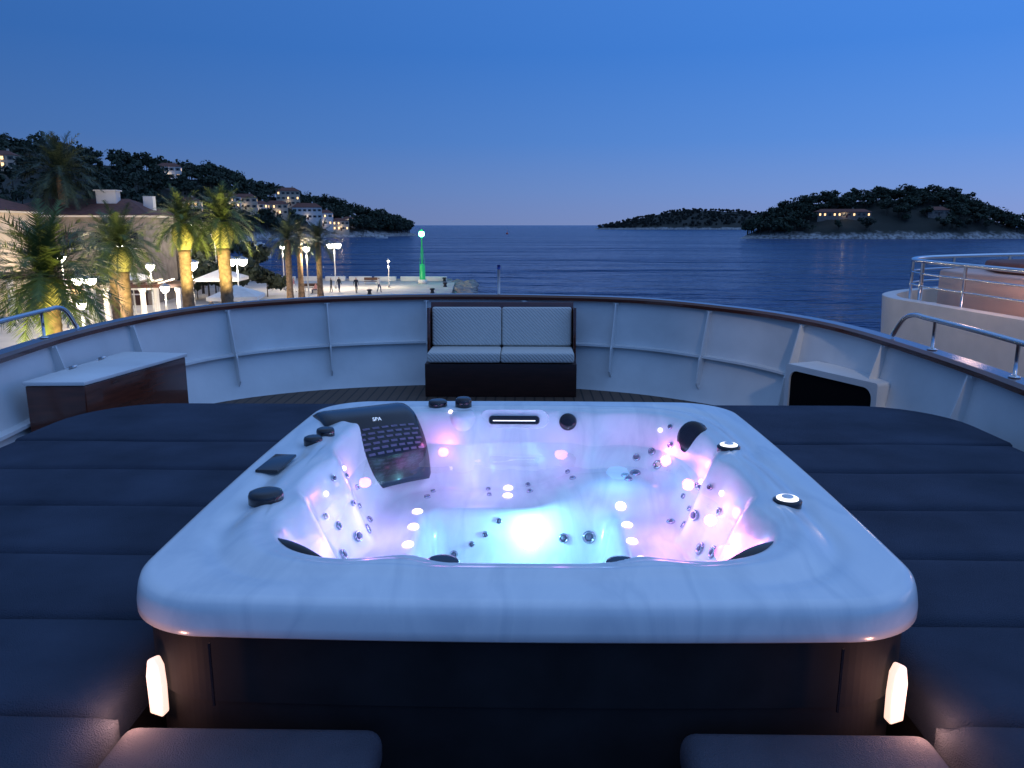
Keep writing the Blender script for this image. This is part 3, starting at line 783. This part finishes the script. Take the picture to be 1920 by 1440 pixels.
for a in ((-.300,560,16,10,10,.3,M['cream'],3,.2),(-.277,556,20,11,8.5,.3,M['white'],2,.25),(-.257,566,14,10,9.5,.2,M['white'],2,.35),(-.236,572,12,9,7,.4,M['cream'],2,.5),
          (-.315,520,14,9,7,.3,M['cream'],2,.3),(-.338,500,12,9,6,.3,M['white'],2,.3),(-.355,478,14,9,7,.3,M['cream'],2,.3),(-.375,460,13,9,6.5,.3,M['white'],2,.3),
          (-.448,455,13,9,7,.3,M['white'],2,.3),(-.43,400,14,9,6,.2,M['white'],2,.3),(-.66,350,13,10,5.5,.3,M['cream'],2,.2),(-.225,590,9,7,4,.4,M['white'],1,.4)):
    hh(*a)
X=(1590-985)*.0006755*523; z=down(ib_,X,523) or 0
house(X-6,523,z,34,9,3.6,-.05,M['dullwall'],1,.4,True,420)
X=(1745-985)*.0006755*526; z=down(ib_,X,526) or 0
house(X,526,z,14,8,3.4,.0,M['dullwall'],1,.0)
# trees
def scatter(A,B,bv,n,h0,h1,tmin=.06,tmax=1.15,clr=1.5):
    out=[];N=len(A)
    while len(out)<n:
        i=random.randint(0,N-2); s=random.random(); t=tmin+(tmax-tmin)*random.random()
        a=A[i]*(1-s)+A[i+1]*s; b=B[i]*(1-s)+B[i+1]*s; p=a+(b-a)*t
        z=down(bv,p[0],p[1])
        if z is None or z<SEA+2.2: continue
        if any(abs(p[0]-hx)<hw*.55 and -min(hw,16)*clr<p[1]-hy<min(hw,16)*.6 for hx,hy,hw in HP): continue
        h=random.uniform(h0,h1); out.append((p[0],p[1],z,h,h*random.uniform(.42,.6)))
    return out
leafmass('hillside_trees', scatter(hA,hB,hb_,620,6,12)+scatter(hA,hB,hb_,120,8,13,.9,1.1), M['leaf'], 150, .62)
leafmass('island_trees', scatter(iA,iB,ib_,350,5,11,.12,1.3,.9)+scatter(iA,iB,ib_,45,8,12,.85,1.05), M['leaf'], 170, .6)
leafmass('distant_island_trees', scatter(fA,fB,fb_,700,3,6,.12,1.1), M['scrub'], 60, 1.4)

# ------------------------------------------------------------------ waterfront buildings (left)
def villa(x,y,w,d,h,rot,wall,rh=1.4,lit=.2):
    g = empty('waterfront_building',(x,y,QUAY),rot)
    box('walls',(0,0,h/2),(w,d,h),wall,g)
    e=.7; v=[(-w/2-e,-d/2-e,h+.02),(w/2+e,-d/2-e,h+.02),(w/2+e,d/2+e,h+.02),(-w/2-e,d/2+e,h+.02),(-w/2+d*.3,0,h+rh),(w/2-d*.3,0,h+rh)]
    obj('roof', v, [(0,1,5,4),(1,2,5),(2,3,4,5),(3,0,4),(3,2,1,0)], M['roof'], g)
    box('eave_board',(0,0,h-.1),(w+.9,d+.9,.16),M['white'],g)
    n=int(w/2.4)
    for s in range(2):
        for k in range(n):
            xx=-w/2+w*(k+.5)/n; m_=M['litwin'] if random.random()<(lit if s==0 else .1) else M['glass']
            box('window',(xx,-d/2-.02,h*.25+h*.48*s),(1.1,.08,1.9 if s==0 else 1.4),m_,g)
            box('sill',(xx,-d/2-.08,h*.25+h*.48*s-(1.05 if s==0 else .8)),(1.4,.2,.1),M['white'],g)
            for q in (-1,1): box('shutter',(xx+q*.82,-d/2-.04,h*.25+h*.48*s),(.48,.06,1.95 if s==0 else 1.45),M['shutter'],g)
    box('door',(w/2-.9,-d/2-.03,1.1),(1.1,.08,2.2),M['darkwood'],g)
    return g
a=villa(-42.3,76,13,9,8.3,.15,M['dullwall'],1.6,.5)
box('chimney',(2.3,-1.,9.6),(1.8,1.2,1.9),M['white'],a); box('chimney_cap',(2.3,-1.,10.62),(2.1,1.5,.12),M['white'],a)
box('chimney',(5.7,0,9.2),(.9,.9,1.9),M['white'],a)
b=villa(-49.5,66,12,9,8.6,.15,M['cream'],1.5,.4)
c=villa(-44,88,12,9,7.2,.1,M['dullwall'],1.5)
hg=[]
for k in range(26): hg.append((-34-random.random()*26,84+random.random()*28,QUAY,random.uniform(4.5,7.5),random.uniform(2.2,3.4)))
for k in range(8): hg.append((-27-random.random()*8,74+random.random()*8,QUAY,random.uniform(3,4.5),random.uniform(1.6,2.4)))
leafmass('waterfront_trees', hg, M['leaf'], 900, .22)

# ------------------------------------------------------------------ boats moored in the bay
def boat(x,y,L,rot):
    g=empty('moored_boat',(x,y,SEA),rot); v=[];f=[];N=10
    for k in range(N+1):
        t=k/N; w=L*.17*(1-t**3)**.6*(.85+.15*sin(pi*t)); xx=-L/2+L*t
        v+=[(xx,-w,.75+.35*t),(xx,-w*.75,-.3),(xx,w*.75,-.3),(xx,w,.75+.35*t)]
    for k in range(N):
        for j_ in range(4): f.append((k*4+j_,k*4+(j_+1)%4,(k+1)*4+(j_+1)%4,(k+1)*4+j_))
    f.append((3,2,1,0)); obj('hull',v,f,M['white'],g)
    box('cabin',(-L*.05,0,1.25),(L*.35,L*.2,.8),M['white'],g,bev=.15); box('windscreen',(L*.13,0,1.3),(.1,L*.17,.4),M['glass'],g,rot=(0,-.5,0))
for x,y,L,r in ((-118,300,7,.3),(-112,330,6,1.2),(-128,352,8,.5),(-105,270,6,2),(-140,440,8,.1),(-120,430,7,1.),(-95,520,8,.4),(-100,390,6,.8),(-70,205,6,.4)): boat(x,y,L,r)
by=empty('channel_buoy',(-18,780,SEA)); lathe('float',[(1.1,0),(1.3,.5),(.9,1.0),(.3,1.4)],mat('red_paint',(.5,.04,.03),.5),by); lathe('mast',[(.12,1.4),(.1,3.4),(.35,3.5),(.1,4.2)],mat('red_paint_top',(.5,.04,.03),.5),by)

# ------------------------------------------------------------------ people
def person(name, x, y, rot, top, legs, h=1.74, stride=.22, seated=False, hair='short'):
    k=h/1.74
    J={'pel':(0,0,.95),'sp':(0,.01,1.15),'ch':(0,0,1.36),'nk':(0,.0,1.50),'hd':(0,-.015,1.60),'tp':(0,0,1.70),
       'hl':(-.09,0,.92),'hr':(.09,0,.92),'kl':(-.10,-stride*.6,.50),'kr':(.10,stride*.25,.50),'al':(-.10,-stride*.7,.09),'ar':(.10,stride*1.1,.12),'tl':(-.11,-stride*.7-.17,.04),'tr':(.11,stride*1.1-.15,.04),
       'sl':(-.18,0,1.42),'sr':(.18,0,1.42),'el':(-.24,.06+stride*.3,1.14),'er':(.24,.04-stride*.2,1.14),'wl':(-.25,.0+stride*.5,.90),'wr':(.25,-.06-stride*.5,.91),'fl':(-.25,-.02+stride*.6,.80),'fr':(.25,-.08-stride*.6,.81)}
    if seated:
        dz=-.47
        for q in J: 
            if q[0] not in 'kat' or q=='tp': J[q]=(J[q][0],J[q][1],J[q][2]+dz)
        J['kl']=(-.12,-.45,.48);J['kr']=(.12,-.45,.48);J['al']=(-.12,-.42,.08);J['ar']=(.12,-.46,.08);J['tl']=(-.12,-.60,.04);J['tr']=(.12,-.64,.04)
        J['el']=(-.24,-.08,.70);J['er']=(.24,-.08,.70);J['wl']=(-.14,-.32,.58);J['wr']=(.14,-.32,.58);J['fl']=(-.10,-.40,.54);J['fr']=(.10,-.40,.54)
    Rr={'pel':.135,'sp':.125,'ch':.15,'nk':.055,'hd':.095,'tp':.075,'hl':.09,'hr':.09,'kl':.06,'kr':.06,'al':.04,'ar':.04,'tl':.035,'tr':.035,'sl':.065,'sr':.065,'el':.045,'er':.045,'wl':.032,'wr':.032,'fl':.03,'fr':.03}
    E=[('pel','sp'),('sp','ch'),('ch','nk'),('nk','hd'),('hd','tp'),('pel','hl'),('hl','kl'),('kl','al'),('al','tl'),('pel','hr'),('hr','kr'),('kr','ar'),('ar','tr'),('ch','sl'),('sl','el'),('el','wl'),('wl','fl'),('ch','sr'),('sr','er'),('er','wr'),('wr','fr')]
    K=list(J); me=bpy.data.meshes.new('tmp'); me.from_pydata([J[q] for q in K],[(K.index(a),K.index(b)) for a,b in E],[])
    o=bpy.data.objects.new('tmp',me); COL.objects.link(o); sk=o.modifiers.new('s','SKIN'); o.modifiers.new('u','SUBSURF').levels=1
    for i,q in enumerate(K):
        s=me.skin_vertices[0].data[i]; s.radius=(Rr[q]*(1.15 if q in('pel','ch','sp') else 1),Rr[q]*(.8 if q in('pel','ch','sp') else 1)); s.use_root=(q=='pel')
    dg=bpy.context.evaluated_depsgraph_get(); dg.update(); m2=bpy.data.meshes.new_from_object(o.evaluated_get(dg)); bpy.data.objects.remove(o)
    m2.name='body'
    for mm in (top,legs,M['skin'],M['hair']): m2.materials.append(mm)
    dz=-.47 if seated else 0
    for p in m2.polygons:
        p.use_smooth=True; c=p.center; z=c.z-dz
        if z>1.66 or (z>1.53 and c.y>.02): p.material_index=3
        elif z>1.50: p.material_index=2
        elif (c-Vector(J['fl'])).length<.09 or (c-Vector(J['fr'])).length<.09: p.material_index=2
        elif c.z<.12: p.material_index=3
        elif z<.98 and abs(c.x)<.2 and not (seated and z>.99): p.material_index=1
        else: p.material_index=0
    g=empty(name,(x,y,QUAY),rot); g.scale=(k,k,k); b=bpy.data.objects.new('body',m2); COL.objects.link(b); b.parent=g
person('standing_man',-18.65,85.5,.6,M['clothd'],M['clothd'],1.78,.15)
person('walking_woman',-16.3,86.5,2.6,M['clothw'],M['denim'],1.72,.25)
person('standing_man',-20.9,87,1.,M['clothd'],M['denim'],1.75,.12)
person('standing_man',-21.7,86.6,-1.,M['clothd'],M['clothd'],1.7,.1)
person('seated_woman',-23.1,85.4,-.9,M['clothp'],M['denim'],1.68,0,True)
person('walking_woman',-26.0,87,2.,M['clothp'],M['clothw'],1.7,.25)
person('walking_man',-27.0,88,2.2,M['clothw'],M['denim'],1.75,.25)
person('walking_man',-24.5,60,1.2,M['clothd'],M['denim'],1.75,.25)
b_=empty('stone_seat',(-23.1,85.5,QUAY)); box('block',(0,.1,.22),(.9,.5,.44),M['concrete'],b_,bev=.03)

# ------------------------------------------------------------------ neighbouring yacht
ny = empty('moored_yacht')
side=[(6.9,-3,-1.30),(6.9,3,-1.27),(6.75,7,-1.23),(6.4,10,-1.20),(6.1,12,-1.18),(6.0,12.9,-1.17),(6.25,13.6,-1.15),(7.1,14.2,-1.12),(9.2,14.9,-1.08),(11.4,14.9,-1.08),(13.2,13.9,-1.1),(14.2,11,-1.15),(14.6,6,-1.2),(14.8,-3,-1.25)]
yp = catmull(side,6)
sweep('hull', yp, lambda p:[(.0,p[2]),(.12,p[2]+.02),(.22,p[2]),(.24,p[2]-.7),(1.2,-8.9),(.75,-8.9),(.35,-4.5),(.06,p[2]-1.2)], M['hull'], ny)
prism('foredeck', [(p[0]+inward(yp,i)[0]*.2,p[1]+inward(yp,i)[1]*.2) for i,p in enumerate(yp)], -1.40,-1.35, M['hull'], ny)
rl = [tuple(q) for q in catmull([(7.2,-3,-1.3),(7.15,4,-1.28),(7.0,8,-1.22),(6.65,11,-1.18),(6.50,12.9,-1.16),(6.75,13.6,-1.14),(7.6,14.0,-1.12),(9.5,14.45,-1.1),(12.,14.3,-1.1)],6)]
for hgt,rr in ((.58,.034),(.38,.016),(.18,.016)):
    tube('guard_rail', [(x,y,z+hgt) for x,y,z in rl if y>2], rr, M['steel'], ny, 8)
for i in range(0,len(rl),4):
    x,y,z=rl[i]
    if y>2: tube('stanchion',[(x,y,z-.22),(x,y,z+.58)],.024,M['steel'],ny,8)
prism('coaming', [(7.35,4),(7.15,9),(6.80,12.3),(6.90,13.1),(7.5,13.6),(12,13.8),(12.9,11.2),(12.8,4)], -1.345, -.72, M['peach'], ny, bev=.04)
prism('canvas_cover', [(7.5,4),(7.35,9),(7.15,12.0),(7.5,12.9),(8.8,13.3),(11.8,13.3),(12.5,11.2),(12.4,4)], -.716, -.55, M['brown'], ny, bev=.06)
tube('antenna',[(8.3,12.2,-.6),(8.75,12.2,.45)],.012,M['steel'],ny,6)
light('yacht_warm_fill','POINT',(6.15,10.6,-.35),18,(1.,.62,.48),ny,.15)  # added point light without a fitting, brightens hull and coaming warmly
light('yacht_warm_fill','POINT',(6.5,7.5,-.45),15,(1.,.60,.46),ny,.15)  # second added warm fill, likewise no lamp on the yacht
light('hull_fill_spot','SPOT',(3.9,1.6,2.6),560,(1.,.82,.64),ny,.2,(6.8,11.0,-1.6),60)  # added unseen spot off our own side, stands in for marina lights

# ------------------------------------------------------------------ sky, sun, camera
w = bpy.data.worlds.new('World'); SC.world = w; w.use_nodes = True; n = w.node_tree; n.nodes.clear()
out = n.nodes.new('ShaderNodeOutputWorld'); add = n.nodes.new('ShaderNodeAddShader')
b1 = n.nodes.new('ShaderNodeBackground'); b2 = n.nodes.new('ShaderNodeBackground')
sky = n.nodes.new('ShaderNodeTexSky'); sky.sky_type = 'NISHITA'; sky.sun_disc = False; sky.sun_elevation = radians(1.5); sky.sun_rotation = radians(75)
n.links.new(sky.outputs[0], b1.inputs[0]); b1.inputs[1].default_value = .012
tc = n.nodes.new('ShaderNodeTexCoord'); sx = n.nodes.new('ShaderNodeSeparateXYZ'); n.links.new(tc.outputs['Generated'], sx.inputs[0])
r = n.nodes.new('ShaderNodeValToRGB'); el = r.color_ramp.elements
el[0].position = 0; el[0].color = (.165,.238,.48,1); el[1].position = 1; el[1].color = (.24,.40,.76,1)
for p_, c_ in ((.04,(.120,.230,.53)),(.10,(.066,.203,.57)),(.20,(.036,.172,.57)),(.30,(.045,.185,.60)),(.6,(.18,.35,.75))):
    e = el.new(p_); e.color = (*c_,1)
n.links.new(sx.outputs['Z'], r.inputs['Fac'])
mr = n.nodes.new('ShaderNodeMapRange'); mr.inputs['From Min'].default_value = -.6; mr.inputs['From Max'].default_value = .6
mr.inputs['To Min'].default_value = .70; mr.inputs['To Max'].default_value = 1.36
n.links.new(sx.outputs['X'], mr.inputs['Value'])
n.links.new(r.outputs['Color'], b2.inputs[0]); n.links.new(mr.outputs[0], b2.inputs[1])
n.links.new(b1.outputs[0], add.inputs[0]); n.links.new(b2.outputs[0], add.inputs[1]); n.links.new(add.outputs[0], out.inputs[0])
sun = light('sun','SUN',(60,20,40),.07,(1.,.88,.82)); sun.data.angle = radians(25)
sd = Vector((sin(radians(75))*cos(radians(12)), cos(radians(75))*cos(radians(12)), sin(radians(12))))
sun.rotation_euler = (-sd).to_track_quat('-Z','Y').to_euler()

for o in list(COL.objects):
    if o.parent is None: o.location.z += EYE
cam = bpy.data.cameras.new('camera'); cam.lens = 27.19; cam.sensor_width = 36; cam.clip_end = 90000; cam.clip_start = .05
co = bpy.data.objects.new('camera', cam); COL.objects.link(co); co.location = (0,0,EYE)
co.rotation_euler = (radians(90-11.61), 0, radians(.97))
SC.camera = co
SC.view_settings.view_transform = 'Standard'; SC.view_settings.look = 'None'; SC.view_settings.exposure = 0
